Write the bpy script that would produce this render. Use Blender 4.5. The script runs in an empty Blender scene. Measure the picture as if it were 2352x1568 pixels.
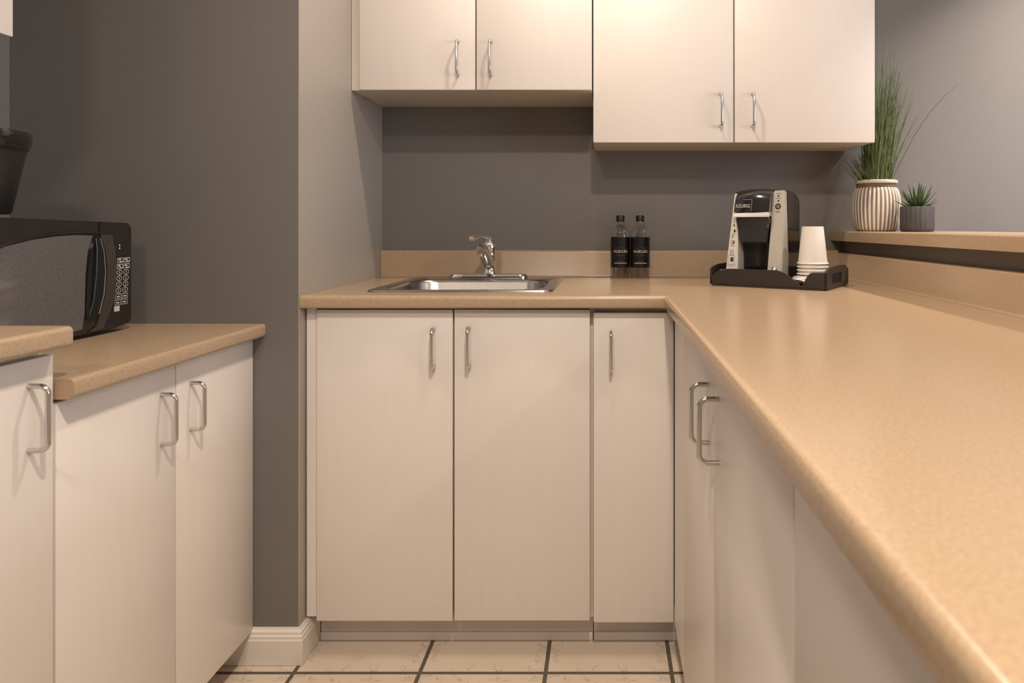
import bpy, bmesh, math, random
from mathutils import Vector, Matrix
random.seed(7)
R = math.radians
PI = math.pi
C = bpy.context.scene.collection
H = 1.087            # camera height
F = 1600.0           # focal length in pixels of the 2352 px wide frame

# ------------------------------------------------------------------ materials
def node(nt, typ, **kw):
    n = nt.nodes.new(typ)
    for k, v in kw.items():
        setattr(n, k, v)
    return n

def mat(name, col, rough=0.5, metal=0.0, noise=None, bump=None, spec=0.5, coat=0.0, trans=0.0, ior=1.45, emit=None, sheen=0):
    """noise=(scale, amount, (sx,sy,sz)), bump=(scale, strength, (sx,sy,sz))"""
    m = bpy.data.materials.new(name)
    m.use_nodes = True
    nt = m.node_tree
    b = nt.nodes['Principled BSDF']
    b.inputs['Base Color'].default_value = (*col, 1)
    b.inputs['Roughness'].default_value = rough
    b.inputs['Metallic'].default_value = metal
    b.inputs['Specular IOR Level'].default_value = spec
    b.inputs['Coat Weight'].default_value = coat
    b.inputs['Coat Roughness'].default_value = 0.08
    b.inputs['Transmission Weight'].default_value = trans
    b.inputs['IOR'].default_value = ior
    if emit:
        b.inputs['Emission Color'].default_value = (*emit[:3], 1)
        b.inputs['Emission Strength'].default_value = emit[3]
    tc = node(nt, 'ShaderNodeTexCoord')
    def nz(scale, sc, detail=4):
        mp = node(nt, 'ShaderNodeMapping')
        mp.inputs['Scale'].default_value = sc
        nt.links.new(tc.outputs['Object'], mp.inputs['Vector'])
        t = node(nt, 'ShaderNodeTexNoise')
        t.inputs['Scale'].default_value = scale
        t.inputs['Detail'].default_value = detail
        nt.links.new(mp.outputs['Vector'], t.inputs['Vector'])
        return t
    if noise:
        s, amt, sc = noise
        t = nz(s, sc)
        r = node(nt, 'ShaderNodeValToRGB')
        r.color_ramp.elements[0].position = 0.3
        r.color_ramp.elements[1].position = 0.7
        r.color_ramp.elements[0].color = (*[max(0, c * (1 - amt)) for c in col], 1)
        r.color_ramp.elements[1].color = (*[min(1, c * (1 + amt)) for c in col], 1)
        nt.links.new(t.outputs['Fac'], r.inputs['Fac'])
        nt.links.new(r.outputs['Color'], b.inputs['Base Color'])
    if bump:
        s, st, sc = bump
        t = nz(s, sc)
        bp = node(nt, 'ShaderNodeBump')
        bp.inputs['Strength'].default_value = st
        bp.inputs['Distance'].default_value = 0.002
        nt.links.new(t.outputs['Fac'], bp.inputs['Height'])
        nt.links.new(bp.outputs['Normal'], b.inputs['Normal'])
    return m

ONE = (1, 1, 1)
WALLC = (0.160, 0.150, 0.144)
M = {}
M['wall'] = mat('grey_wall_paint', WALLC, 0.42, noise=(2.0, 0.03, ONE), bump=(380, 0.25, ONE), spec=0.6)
M['wall_lit'] = mat('grey_paint_with_baked_light', (0.375, 0.338, 0.300), 0.42, noise=(2.0, 0.03, ONE), bump=(380, 0.25, ONE), spec=0.6)  # same grey wall paint, lightened so the alcove side looks lit
M['ceiling'] = mat('white_ceiling_paint', (0.75, 0.73, 0.70), 0.8, bump=(200, 0.3, ONE))
M['trim'] = mat('white_trim_paint', (0.72, 0.68, 0.63), 0.4, noise=(6, 0.03, ONE))
M['white'] = mat('white_laminate', (0.74, 0.695, 0.66), 0.36, noise=(14, 0.012, (6, 6, 0.6)), bump=(90, 0.05, (6, 6, 0.5)), spec=0.45)
M['carcass'] = mat('white_melamine', (0.66, 0.62, 0.57), 0.45, noise=(9, 0.015, ONE))
M['kick'] = mat('toe_kick_board', (0.62, 0.575, 0.55), 0.45, noise=(9, 0.02, ONE))
M['endgrain'] = mat('counter_end_cap', (0.36, 0.25, 0.165), 0.5, noise=(300, 0.12, ONE))
M['chrome'] = mat('chrome', (0.78, 0.77, 0.76), 0.07, 1.0, noise=(40, 0.02, ONE))
M['nickel'] = mat('polished_nickel', (0.62, 0.60, 0.58), 0.16, 1.0, noise=(40, 0.02, ONE))
M['steel'] = mat('brushed_steel', (0.38, 0.37, 0.365), 0.24, 1.0, noise=(60, 0.05, (1, 12, 12)), bump=(250, 0.04, (1, 14, 14)))
M['drain'] = mat('drain_steel', (0.35, 0.34, 0.33), 0.25, 1.0, noise=(60, 0.05, ONE))
M['blackgloss'] = mat('black_glossy_plastic', (0.012, 0.011, 0.012), 0.12, noise=(20, 0.1, ONE), coat=0.3)
M['black'] = mat('black_satin_plastic', (0.022, 0.020, 0.019), 0.32, noise=(60, 0.12, ONE))
M['mwblack'] = mat('microwave_black_plastic', (0.020, 0.017, 0.016), 0.22, noise=(30, 0.1, ONE), coat=0.2)
M['mwbrown'] = mat('microwave_smoky_door_edge', (0.050, 0.042, 0.037), 0.16, noise=(30, 0.1, ONE), coat=0.4)
M['mwglass'] = mat('microwave_smoked_window', (0.105, 0.100, 0.102), 0.10, noise=(500, 0.35, ONE), coat=0.6)
M['print'] = mat('pale_printing', (0.52, 0.51, 0.48), 0.5, noise=(50, 0.05, ONE))
M['printdim'] = mat('dim_grey_printing', (0.20, 0.19, 0.18), 0.5, noise=(50, 0.05, ONE))
M['led'] = mat('display_light', (0.5, 0.6, 0.2), 0.4, noise=(50, 0.05, ONE), emit=(0.65, 0.75, 0.25, 1.2))
M['silver'] = mat('silver_plastic', (0.50, 0.475, 0.43), 0.36, 0.35, noise=(40, 0.03, ONE))
M['silver_lite'] = mat('light_silver_plastic', (0.62, 0.59, 0.55), 0.42, 0.1, noise=(40, 0.03, ONE))
M['ink'] = mat('dark_ink', (0.03, 0.028, 0.026), 0.5, noise=(50, 0.05, ONE))
M['inkgrey'] = mat('grey_ink', (0.22, 0.205, 0.19), 0.5, noise=(50, 0.05, ONE))
M['tray'] = mat('dark_tray_leatherette', (0.030, 0.024, 0.020), 0.5, noise=(120, 0.15, ONE), bump=(300, 0.25, ONE))
M['cup'] = mat('white_paper_cup', (0.74, 0.71, 0.67), 0.6, noise=(30, 0.02, ONE))
M['film'] = mat('clear_crinkled_film', (0.60, 0.58, 0.55), 0.25, noise=(60, 0.2, ONE), spec=0.8)
M['bottle'] = mat('clear_water_bottle', (0.97, 0.97, 0.97), 0.02, trans=1.0, ior=1.07, noise=(10, 0.01, ONE), coat=0.7)
M['label'] = mat('black_bottle_label', (0.006, 0.005, 0.005), 0.35, noise=(30, 0.1, ONE))
M['cap'] = mat('black_bottle_cap', (0.010, 0.010, 0.010), 0.4, noise=(30, 0.1, ONE))
M['lettering'] = mat('silver_lettering', (0.62, 0.60, 0.57), 0.5, noise=(30, 0.05, ONE))
M['letteringdim'] = mat('faint_lettering', (0.13, 0.12, 0.115), 0.5, noise=(30, 0.05, ONE))
M['grass'] = mat('grass_blade_green', (0.100, 0.140, 0.052), 0.5, noise=(22, 0.6, ONE))
M['drygrass'] = mat('dry_grass_stem', (0.10, 0.075, 0.05), 0.6, noise=(22, 0.2, ONE))
M['succulent'] = mat('succulent_green', (0.060, 0.098, 0.045), 0.5, noise=(30, 0.4, ONE))
M['soil'] = mat('dark_soil', (0.03, 0.022, 0.015), 0.9, noise=(120, 0.4, ONE), bump=(150, 0.6, ONE))
M['twine'] = mat('jute_twine', (0.23, 0.155, 0.10), 0.85, noise=(150, 0.3, ONE), bump=(200, 0.5, ONE))
M['potlip'] = mat('chalky_white_glaze', (0.66, 0.61, 0.55), 0.65, noise=(40, 0.08, ONE))
M['charcoal'] = mat('charcoal_ceramic', (0.060, 0.056, 0.062), 0.6, noise=(40, 0.1, ONE))
M['glass'] = mat('window_glass', (0.9, 0.95, 1.0), 0.02, trans=1.0, ior=1.05, noise=(10, 0.01, ONE))

def laminate():
    m = mat('tan_speckled_laminate', (0.5, 0.36, 0.22), 0.24, spec=0.5)
    nt = m.node_tree
    b = nt.nodes['Principled BSDF']
    tc = node(nt, 'ShaderNodeTexCoord')
    def nz(s, d=5):
        t = node(nt, 'ShaderNodeTexNoise')
        t.inputs['Scale'].default_value = s
        t.inputs['Detail'].default_value = d
        nt.links.new(tc.outputs['Object'], t.inputs['Vector'])
        return t
    a = nz(260)
    r = node(nt, 'ShaderNodeValToRGB')
    r.color_ramp.elements[0].position = 0.36
    r.color_ramp.elements[1].position = 0.62
    r.color_ramp.elements[0].color = (0.380, 0.273, 0.177, 1)
    r.color_ramp.elements[1].color = (0.442, 0.330, 0.220, 1)
    nt.links.new(a.outputs['Fac'], r.inputs['Fac'])
    s = nz(600, 2)
    r2 = node(nt, 'ShaderNodeValToRGB')
    r2.color_ramp.elements[0].position = 0.30
    r2.color_ramp.elements[1].position = 0.38
    r2.color_ramp.elements[0].color = (0.90, 0.88, 0.85, 1)
    r2.color_ramp.elements[1].color = (1, 1, 1, 1)
    nt.links.new(s.outputs['Fac'], r2.inputs['Fac'])
    mx = node(nt, 'ShaderNodeMixRGB', blend_type='MULTIPLY')
    mx.inputs[0].default_value = 1.0
    nt.links.new(r.outputs['Color'], mx.inputs[1])
    nt.links.new(r2.outputs['Color'], mx.inputs[2])
    nt.links.new(mx.outputs[0], b.inputs['Base Color'])
    return m
M['laminate'] = laminate()

def tile_mat():
    m = mat('cream_veined_floor_tile', (0.6, 0.5, 0.4), 0.32, spec=0.4)
    nt = m.node_tree
    b = nt.nodes['Principled BSDF']
    L = nt.links.new
    tc = node(nt, 'ShaderNodeTexCoord')
    mp = node(nt, 'ShaderNodeMapping')
    T = 0.3065
    mp.inputs['Scale'].default_value = (1 / T, 1 / T, 1)
    mp.inputs['Location'].default_value = (0.145 / T + 10, -1.695 / T + 10, 0)
    L(tc.outputs['Object'], mp.inputs['Vector'])
    fr = node(nt, 'ShaderNodeVectorMath', operation='FRACTION')
    L(mp.outputs['Vector'], fr.inputs[0])
    sp = node(nt, 'ShaderNodeSeparateXYZ')
    L(fr.outputs[0], sp.inputs[0])
    def math_(op, a, bb=None):
        n = node(nt, 'ShaderNodeMath', operation=op)
        for i, v in enumerate((a, bb)):
            if v is None: continue
            if isinstance(v, (int, float)): n.inputs[i].default_value = v
            else: L(v, n.inputs[i])
        return n.outputs[0]
    ex = math_('ABSOLUTE', math_('SUBTRACT', sp.outputs['X'], 0.5))
    ey = math_('ABSOLUTE', math_('SUBTRACT', sp.outputs['Y'], 0.5))
    edge = math_('MAXIMUM', ex, ey)
    grout = math_('GREATER_THAN', edge, 0.4835)
    # thin veins: the 0.5 contour of a noise that repeats from tile to tile, kept near the corners
    n1 = node(nt, 'ShaderNodeTexNoise')
    n1.inputs['Scale'].default_value = 3.2
    n1.inputs['Detail'].default_value = 6
    n1.inputs['Roughness'].default_value = 0.62
    L(fr.outputs[0], n1.inputs['Vector'])
    vein = math_('LESS_THAN', math_('ABSOLUTE', math_('SUBTRACT', n1.outputs['Fac'], 0.5)), 0.0042)
    n2 = node(nt, 'ShaderNodeTexNoise')
    n2.inputs['Scale'].default_value = 3.0
    n2.inputs['Detail'].default_value = 1
    L(fr.outputs[0], n2.inputs['Vector'])
    away = math_('GREATER_THAN', math_('ADD', edge, math_('MULTIPLY', n2.outputs['Fac'], 0.25)), 0.52)
    vein = math_('MULTIPLY', vein, away)
    n3 = node(nt, 'ShaderNodeTexNoise')
    n3.inputs['Scale'].default_value = 5
    L(tc.outputs['Object'], n3.inputs['Vector'])
    base = node(nt, 'ShaderNodeValToRGB')
    base.color_ramp.elements[0].color = (0.56, 0.47, 0.385, 1)
    base.color_ramp.elements[1].color = (0.66, 0.57, 0.48, 1)
    L(n3.outputs['Fac'], base.inputs['Fac'])
    m1 = node(nt, 'ShaderNodeMixRGB')
    L(math_('MULTIPLY', vein, 0.62), m1.inputs[0]); L(base.outputs['Color'], m1.inputs[1])
    m1.inputs[2].default_value = (0.16, 0.115, 0.085, 1)
    m2 = node(nt, 'ShaderNodeMixRGB')
    L(grout, m2.inputs[0]); L(m1.outputs[0], m2.inputs[1])
    m2.inputs[2].default_value = (0.105, 0.083, 0.063, 1)
    L(m2.outputs[0], b.inputs['Base Color'])
    rr = math_('ADD', math_('MULTIPLY', grout, 0.5), 0.32)
    L(rr, b.inputs['Roughness'])
    bp = node(nt, 'ShaderNodeBump')
    bp.inputs['Strength'].default_value = 0.6
    bp.inputs['Distance'].default_value = 0.002
    L(math_('SUBTRACT', 1.0, grout), bp.inputs['Height'])
    L(bp.outputs['Normal'], b.inputs['Normal'])
    return m
M['tile'] = tile_mat()

def clear_plastic():
    m = bpy.data.materials.new('clear_water_bottle'); m.use_nodes = True
    nt = m.node_tree; L = nt.links.new
    nt.nodes.remove(nt.nodes['Principled BSDF'])
    tr = node(nt, 'ShaderNodeBsdfTransparent'); tr.inputs['Color'].default_value = (0.98, 0.98, 0.98, 1)
    gl = node(nt, 'ShaderNodeBsdfGlossy'); gl.inputs['Roughness'].default_value = 0.04
    lw = node(nt, 'ShaderNodeLayerWeight'); lw.inputs['Blend'].default_value = 0.5
    tc = node(nt, 'ShaderNodeTexCoord'); nz = node(nt, 'ShaderNodeTexNoise'); nz.inputs['Scale'].default_value = 60
    bp = node(nt, 'ShaderNodeBump'); bp.inputs['Strength'].default_value = 0.25; bp.inputs['Distance'].default_value = 0.006
    L(tc.outputs['Object'], nz.inputs['Vector']); L(nz.outputs['Fac'], bp.inputs['Height'])
    L(bp.outputs['Normal'], gl.inputs['Normal']); L(bp.outputs['Normal'], lw.inputs['Normal'])
    mx = node(nt, 'ShaderNodeMixShader')
    ge = node(nt, 'ShaderNodeNewGeometry')
    fm = node(nt, 'ShaderNodeMath', operation='SUBTRACT'); fm.inputs[0].default_value = 1.0; L(ge.outputs['Backfacing'], fm.inputs[1])
    pw = node(nt, 'ShaderNodeMath', operation='POWER'); L(lw.outputs['Facing'], pw.inputs[0]); pw.inputs[1].default_value = 2.0
    ma = node(nt, 'ShaderNodeMath', operation='MULTIPLY_ADD'); L(pw.outputs[0], ma.inputs[0]); ma.inputs[1].default_value = 0.6; ma.inputs[2].default_value = 0.11
    fx = node(nt, 'ShaderNodeMath', operation='MULTIPLY'); L(ma.outputs[0], fx.inputs[0]); L(fm.outputs[0], fx.inputs[1])
    L(fx.outputs[0], mx.inputs[0]); L(tr.outputs[0], mx.inputs[1]); L(gl.outputs[0], mx.inputs[2])
    L(mx.outputs[0], nt.nodes['Material Output'].inputs['Surface'])
    return m
M['bottle'] = clear_plastic()

def ribbed_mat(n):
    m = mat('white_ribs_over_taupe', (0.6, 0.55, 0.5), 0.7)
    nt = m.node_tree
    b = nt.nodes['Principled BSDF']
    L = nt.links.new
    tc = node(nt, 'ShaderNodeTexCoord')
    sp = node(nt, 'ShaderNodeSeparateXYZ')
    L(tc.outputs['Object'], sp.inputs[0])
    at = node(nt, 'ShaderNodeMath', operation='ARCTAN2')
    L(sp.outputs['Y'], at.inputs[0]); L(sp.outputs['X'], at.inputs[1])
    mu = node(nt, 'ShaderNodeMath', operation='MULTIPLY'); mu.inputs[1].default_value = n
    L(at.outputs[0], mu.inputs[0])
    co = node(nt, 'ShaderNodeMath', operation='COSINE')
    L(mu.outputs[0], co.inputs[0])
    r = node(nt, 'ShaderNodeValToRGB')
    r.color_ramp.elements[0].position = 0.35
    r.color_ramp.elements[1].position = 0.60
    r.color_ramp.elements[0].color = (0.235, 0.20, 0.170, 1)
    r.color_ramp.elements[1].color = (0.70, 0.655, 0.595, 1)
    ad = node(nt, 'ShaderNodeMath', operation='MULTIPLY_ADD')
    ad.inputs[1].default_value = 0.5; ad.inputs[2].default_value = 0.5
    L(co.outputs[0], ad.inputs[0]); L(ad.outputs[0], r.inputs['Fac'])
    L(r.outputs['Color'], b.inputs['Base Color'])
    return m
M['ribbed'] = ribbed_mat(34)

# ------------------------------------------------------------------ mesh helpers (all append to a bmesh)
def BM(): return bmesh.new()

def box(bm, lo, hi, bev=0.0, seg=2):
    lo = Vector(lo); hi = Vector(hi)
    r = bmesh.ops.create_cube(bm, size=1)
    vs = r['verts']
    for v in vs:
        v.co = Vector([lo[i] + (v.co[i] + 0.5) * (hi[i] - lo[i]) for i in range(3)])
    if bev > 0:
        es = list({e for v in vs for e in v.link_edges})
        bmesh.ops.bevel(bm, geom=es, offset=bev, segments=seg, affect='EDGES', profile=0.5)

def prism(bm, pts, axis, a, b):
    """extrude a closed 2-D outline; axis 'x','y','z' is the extrusion axis, pts in the other two axes in order"""
    def p(u, w, t):
        return {'x': (t, u, w), 'y': (u, t, w), 'z': (u, w, t)}[axis]
    v0 = [bm.verts.new(p(u, w, a)) for u, w in pts]
    v1 = [bm.verts.new(p(u, w, b)) for u, w in pts]
    n = len(pts)
    fs = [bm.faces.new(v0[::-1]), bm.faces.new(v1)]
    for i in range(n):
        fs.append(bm.faces.new((v0[i], v0[(i + 1) % n], v1[(i + 1) % n], v1[i])))
    bmesh.ops.recalc_face_normals(bm, faces=fs)

def hexa(bm, c):
    """8 corners: bottom ring 4, top ring 4"""
    v = [bm.verts.new(p) for p in c]
    fs = [bm.faces.new([v[i] for i in q]) for q in ((3, 2, 1, 0), (4, 5, 6, 7), (0, 1, 5, 4), (1, 2, 6, 5), (2, 3, 7, 6), (3, 0, 4, 7))]
    bmesh.ops.recalc_face_normals(bm, faces=fs)
    return v

def tube(bm, pts, rad, n=12, caps=True, squash=None):
    pts = [Vector(p) for p in pts]
    if not isinstance(rad, (list, tuple)): rad = [rad] * len(pts)
    rings = []
    t0 = (pts[1] - pts[0]).normalized()
    up = Vector((0, 0, 1)) if abs(t0.z) < 0.9 else Vector((1, 0, 0))
    nrm = (up - t0 * up.dot(t0)).normalized()
    for i, p in enumerate(pts):
        t = (pts[min(i + 1, len(pts) - 1)] - pts[max(i - 1, 0)]).normalized()
        nrm = (nrm - t * nrm.dot(t)).normalized()
        bn = t.cross(nrm)
        ring = []
        for k in range(n):
            a = 2 * PI * k / n
            sx = squash[0] if squash else 1; sy = squash[1] if squash else 1
            ring.append(bm.verts.new(p + (nrm * math.cos(a) * sx + bn * math.sin(a) * sy) * rad[i]))
        rings.append(ring)
    for i in range(len(rings) - 1):
        for k in range(n):
            bm.faces.new((rings[i][k], rings[i][(k + 1) % n], rings[i + 1][(k + 1) % n], rings[i + 1][k]))
    if caps:
        bm.faces.new(rings[0][::-1]); bm.faces.new(rings[-1])

def lathe(bm, prof, c=(0, 0, 0), n=40, close=True, rfun=None):
    """prof: list of (r, z). r=0 makes a pole"""
    c = Vector(c); rings = []
    for r, z in prof:
        if r <= 1e-6:
            rings.append([bm.verts.new(c + Vector((0, 0, z)))])
        else:
            rings.append([bm.verts.new(c + Vector(((r * (rfun(2 * PI * k / n, z) if rfun else 1)) * math.cos(2 * PI * k / n),
                         (r * (rfun(2 * PI * k / n, z) if rfun else 1)) * math.sin(2 * PI * k / n), z))) for k in range(n)])
    for a, b in zip(rings, rings[1:]):
        for k in range(n):
            k2 = (k + 1) % n
            if len(a) == 1 and len(b) == 1: continue
            if len(a) == 1: bm.faces.new((a[0], b[k2], b[k]))
            elif len(b) == 1: bm.faces.new((a[k], a[k2], b[0]))
            else: bm.faces.new((a[k], a[k2], b[k2], b[k]))

def arc(c, r, a0, a1, n=6):
    return [(c[0] + r * math.cos(a0 + (a1 - a0) * i / n), c[1] + r * math.sin(a0 + (a1 - a0) * i / n)) for i in range(n + 1)]

def rrect(x0, y0, x1, y1, r, n=8):
    return (arc((x1 - r, y0 + r), r, -PI / 2, 0, n) + arc((x1 - r, y1 - r), r, 0, PI / 2, n)
            + arc((x0 + r, y1 - r), r, PI / 2, PI, n) + arc((x0 + r, y0 + r), r, PI, 1.5 * PI, n))

# ------------------------------------------------------------------ object helpers
def thing(name, label, cat, loc=(0, 0, 0), rz=0.0, group=None):
    o = bpy.data.objects.new(name, None); C.objects.link(o)
    o.location = loc; o.rotation_euler = (0, 0, rz)
    o.empty_display_size = 0.05
    o['label'] = label; o['category'] = cat
    if group: o['group'] = group
    return o

def root_of(o):
    while o.parent: o = o.parent
    return o

def obj(name, bm, m, parent=None, smooth=None, local=False, label=None):
    """links the bmesh as ONE mesh object. World coordinates are shifted to the thing's base unless local=True"""
    if parent and not local:
        bmesh.ops.translate(bm, verts=bm.verts, vec=-root_of(parent).location)
    me = bpy.data.meshes.new(name)
    bmesh.ops.recalc_face_normals(bm, faces=bm.faces)
    bm.to_mesh(me); bm.free()
    for mm in (m if isinstance(m, list) else [m]): me.materials.append(mm)
    o = bpy.data.objects.new(name, me); C.objects.link(o)
    if parent: o.parent = parent
    if smooth is not None:
        for p in me.polygons: p.use_smooth = True
        if smooth < 180:
            try: me.set_sharp_from_angle(angle=R(smooth))
            except Exception: pass
    if label: o['label'] = label
    return o

def tag(o, label, cat, group=None):
    o['label'] = label; o['category'] = cat
    if group: o['group'] = group
    return o

def struct(name, bm, m, smooth=None):
    o = obj(name, bm, m, smooth=smooth); o['kind'] = 'structure'
    return o

def copy_tree(o, parent=None):
    c = o.copy(); C.objects.link(c)
    if parent: c.parent = parent
    for ch in list(o.children): copy_tree(ch, c)
    return c

def text_bm(s, size, align='CENTER', extrude=0.0002, spacing=1.0):
    cu = bpy.data.curves.new('t', 'FONT')
    cu.body = s; cu.size = size; cu.align_x = align; cu.align_y = 'CENTER'
    cu.extrude = extrude; cu.space_character = spacing; cu.resolution_u = 3
    o = bpy.data.objects.new('t', cu); C.objects.link(o)
    dg = bpy.context.evaluated_depsgraph_get()
    me = bpy.data.meshes.new_from_object(o.evaluated_get(dg))
    bm = BM(); bm.from_mesh(me)
    bpy.data.objects.remove(o); bpy.data.curves.remove(cu); bpy.data.meshes.remove(me)
    return bm

# ------------------------------------------------------------------ key planes (metres, camera at x=0,y=0)
YB = 2.385           # back wall
XA = -0.763          # left wall of the sink alcove
YP = 1.7365          # front of the wall pier
XL = -1.485          # left wall
ZC = 0.914           # counter top
XE = 0.147           # front edge of the right-hand counter leg
YE = 1.737           # front edge of the back counter
XH = 0.812           # face of the half wall
XR, YR, ZT = 3.6, -2.6, 2.44

# ------------------------------------------------------------------ the setting
b = BM(); box(b, (XL - 0.1, YR - 0.1, -0.08), (XR + 0.1, YB + 0.1, 0)); struct('floor', b, M['tile'])
b = BM(); box(b, (XL - 0.1, YR - 0.1, ZT), (XR + 0.1, YB + 0.1, ZT + 0.08)); struct('ceiling', b, M['ceiling'])
b = BM(); box(b, (XA, YB, 0), (XR + 0.1, YB + 0.1, ZT)); struct('wall_back', b, M['wall'])
b = BM(); box(b, (XL - 0.1, YR - 0.1, 0), (XL, YB + 0.1, ZT)); struct('wall_left', b, M['wall'])
b = BM(); box(b, (XL, YP, 0), (XA - 0.002, YB + 0.1, ZT)); struct('wall_pier', b, M['wall'])
b = BM(); box(b, (XA - 0.002, YP + 0.0005, 0), (XA, YB, ZT)); struct('wall_alcove', b, M['wall_lit'])  # thin facing on the pier, its colour raised to stand for light falling there
b = BM(); box(b, (XH, -1.2, 0), (0.935, YB, 1.0375)); struct('wall_half', b, M['wall'])
# right wall of the adjoining room with a real window opening; plain rear wall
b = BM(); box(b, (XL, YR - 0.1, 0), (XR, YR, ZT))
struct('wall_rear', b, mat('warm_rear_wall_paint', (0.40, 0.37, 0.35), 0.6, noise=(3, 0.03, ONE)))
WY0, WY1, WZ0, WZ1 = -1.5, 0.9, 0.85, 2.15
b = BM()
box(b, (XR, YR - 0.1, 0), (XR + 0.1, WY0, ZT)); box(b, (XR, WY1, 0), (XR + 0.1, YB, ZT))
box(b, (XR, WY0, 0), (XR + 0.1, WY1, WZ0)); box(b, (XR, WY0, WZ1), (XR + 0.1, WY1, ZT))
struct('wall_right', b, M['wall'])
b = BM()
for y0, y1, z0, z1 in ((WY0, WY0 + .05, WZ0, WZ1), (WY1 - .05, WY1, WZ0, WZ1), (WY0 + .05, WY1 - .05, WZ0, WZ0 + .05),
                       (WY0 + .05, WY1 - .05, WZ1 - .05, WZ1), (-0.33, -0.27, WZ0 + .05, WZ1 - .05)):
    box(b, (XR + 0.02, y0, z0), (XR + 0.07, y1, z1))
struct('window_1', b, M['trim'])
# baseboard wrapping the pier
def baseboard_profile(z0=0.0):
    return [(0, 0), (0.0145, 0), (0.0145, 0.060), (0.0125, 0.064), (0.0125, 0.069), (0.0095, 0.074), (0.0095, 0.079), (0.005, 0.084), (0.004, 0.088), (0, 0.088)]
b = BM()
path = [((XL, YP), (0, -1)), ((XA, YP), (1, -1)), ((XA, 1.83), (1, 0))]
rings = []
for (px, py), (nx, ny) in path:
    rings.append([b.verts.new((px + nx * (d + 0.0005), py + ny * (d + 0.0005), z + 0.001)) for d, z in baseboard_profile()])
for r0, r1 in zip(rings, rings[1:]):
    k = len(r0)
    for i in range(k): b.faces.new((r0[i], r0[(i + 1) % k], r1[(i + 1) % k], r1[i]))
b.faces.new(rings[0]); b.faces.new(rings[-1][::-1])
struct('baseboard_pier', b, M['trim'])

# ------------------------------------------------------------------ door pulls
def handle_bm(L=0.098, proj=0.030, r=0.0041, cr=0.013):
    """in the plane y(out = -y), z; centre at origin; feet on y=0"""
    b = BM(); pts = [(0, 0.0, L / 2), (0, -proj + cr, L / 2)]
    for i in range(1, 7):
        a = PI / 2 * i / 6
        pts.append((0, -proj + cr - cr * math.sin(a), L / 2 - cr + cr * math.cos(a)))
    for i in range(0, 7):
        a = PI / 2 * i / 6
        pts.append((0, -proj + cr - cr * math.cos(a), -L / 2 + cr - cr * math.sin(a)))
    pts.append((0, 0, -L / 2))
    tube(b, pts, r, 14)
    return b
HME = None
def handle(door, at, rz=0.0):
    """a bent chrome pull on a door (world position of the foot centre on the door face)"""
    global HME
    if HME is None:
        o = obj('handle', handle_bm(), M['nickel'], smooth=60, label='bent chrome bar handle'); HME = o.data
    else:
        o = bpy.data.objects.new('handle', HME); C.objects.link(o); o['label'] = 'bent chrome bar handle'
    o.parent = door
    o.location = Vector(at) - root_of(door).location
    o.rotation_euler = (0, 0, rz)
    return o

BV = 0.0025
# ------------------------------------------------------------------ base cabinets along the back (doors face the camera)
YD = 1.766; YK = 1.8335
t = thing('sink_base_cabinet', 'white two-door base cabinet under the sink', 'cabinet', (-0.4, 2.0, 0))
b = BM()
box(b, (-0.7325, YD + 0.021, 0.086), (-0.7145, 2.37, 0.876)); box(b, (-0.0525, YD + 0.021, 0.086), (-0.0305, 2.37, 0.876))
box(b, (-0.7145, YD + 0.021, 0.086), (-0.0525, 2.37, 0.104)); box(b, (-0.7145, 2.355, 0.104), (-0.0525, 2.37, 0.60))
box(b, (-0.7145, YD + 0.021, 0.852), (-0.0525, YD + 0.04, 0.876)); box(b, (-0.402, YD + 0.021, 0.104), (-0.368, YD + 0.04, 0.852))
obj('carcass', b, M['carcass'], t)
b = BM(); box(b, (XA + 0.003, YD + 0.006, 0.094), (-0.7345, YD + 0.03, 0.8795), 0.0015); obj('filler_strip', b, M['white'], t)
for x0, x1, zt, zb, hx, hz in ((-0.7325, -0.3868, 0.8752, 0.0855, -0.4335, 0.780), (-0.3828, -0.0386, 0.8757, 0.0865, -0.3445, 0.782)):
    b = BM(); box(b, (x0, YD, zb), (x1, YD + 0.019, zt), BV); d = obj('door', b, M['white'], t, 40)
    handle(d, (hx, YD, hz))
b = BM(); box(b, (-0.7475, YK, 0.0), (-0.032, YK + 0.016, 0.085)); box(b, (-0.7475, YK - 0.008, 0.0), (-0.032, YK, 0.022), 0.003)
obj('toe_kick', b, M['kick'], t)

t = thing('corner_base_cabinet', 'narrow white base cabinet in the counter corner with one door', 'cabinet', (0.07, 2.0, 0))
b = BM(); box(b, (-0.030, YD + 0.021, 0.086), (0.175, 2.37, 0.877)); obj('carcass', b, M['carcass'], t)
b = BM(); box(b, (-0.0298, YD + 0.0015, 0.081), (0.1745, YD + 0.0195, 0.868), BV); d = obj('door', b, M['white'], t, 40)
handle(d, (0.0145, YD + 0.0015, 0.772))
b = BM(); box(b, (-0.030, YK, 0.0), (0.245, YK + 0.016, 0.085)); box(b, (-0.030, YK - 0.008, 0.0), (0.245, YK, 0.022), 0.003)
obj('toe_kick', b, M['kick'], t)

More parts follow.
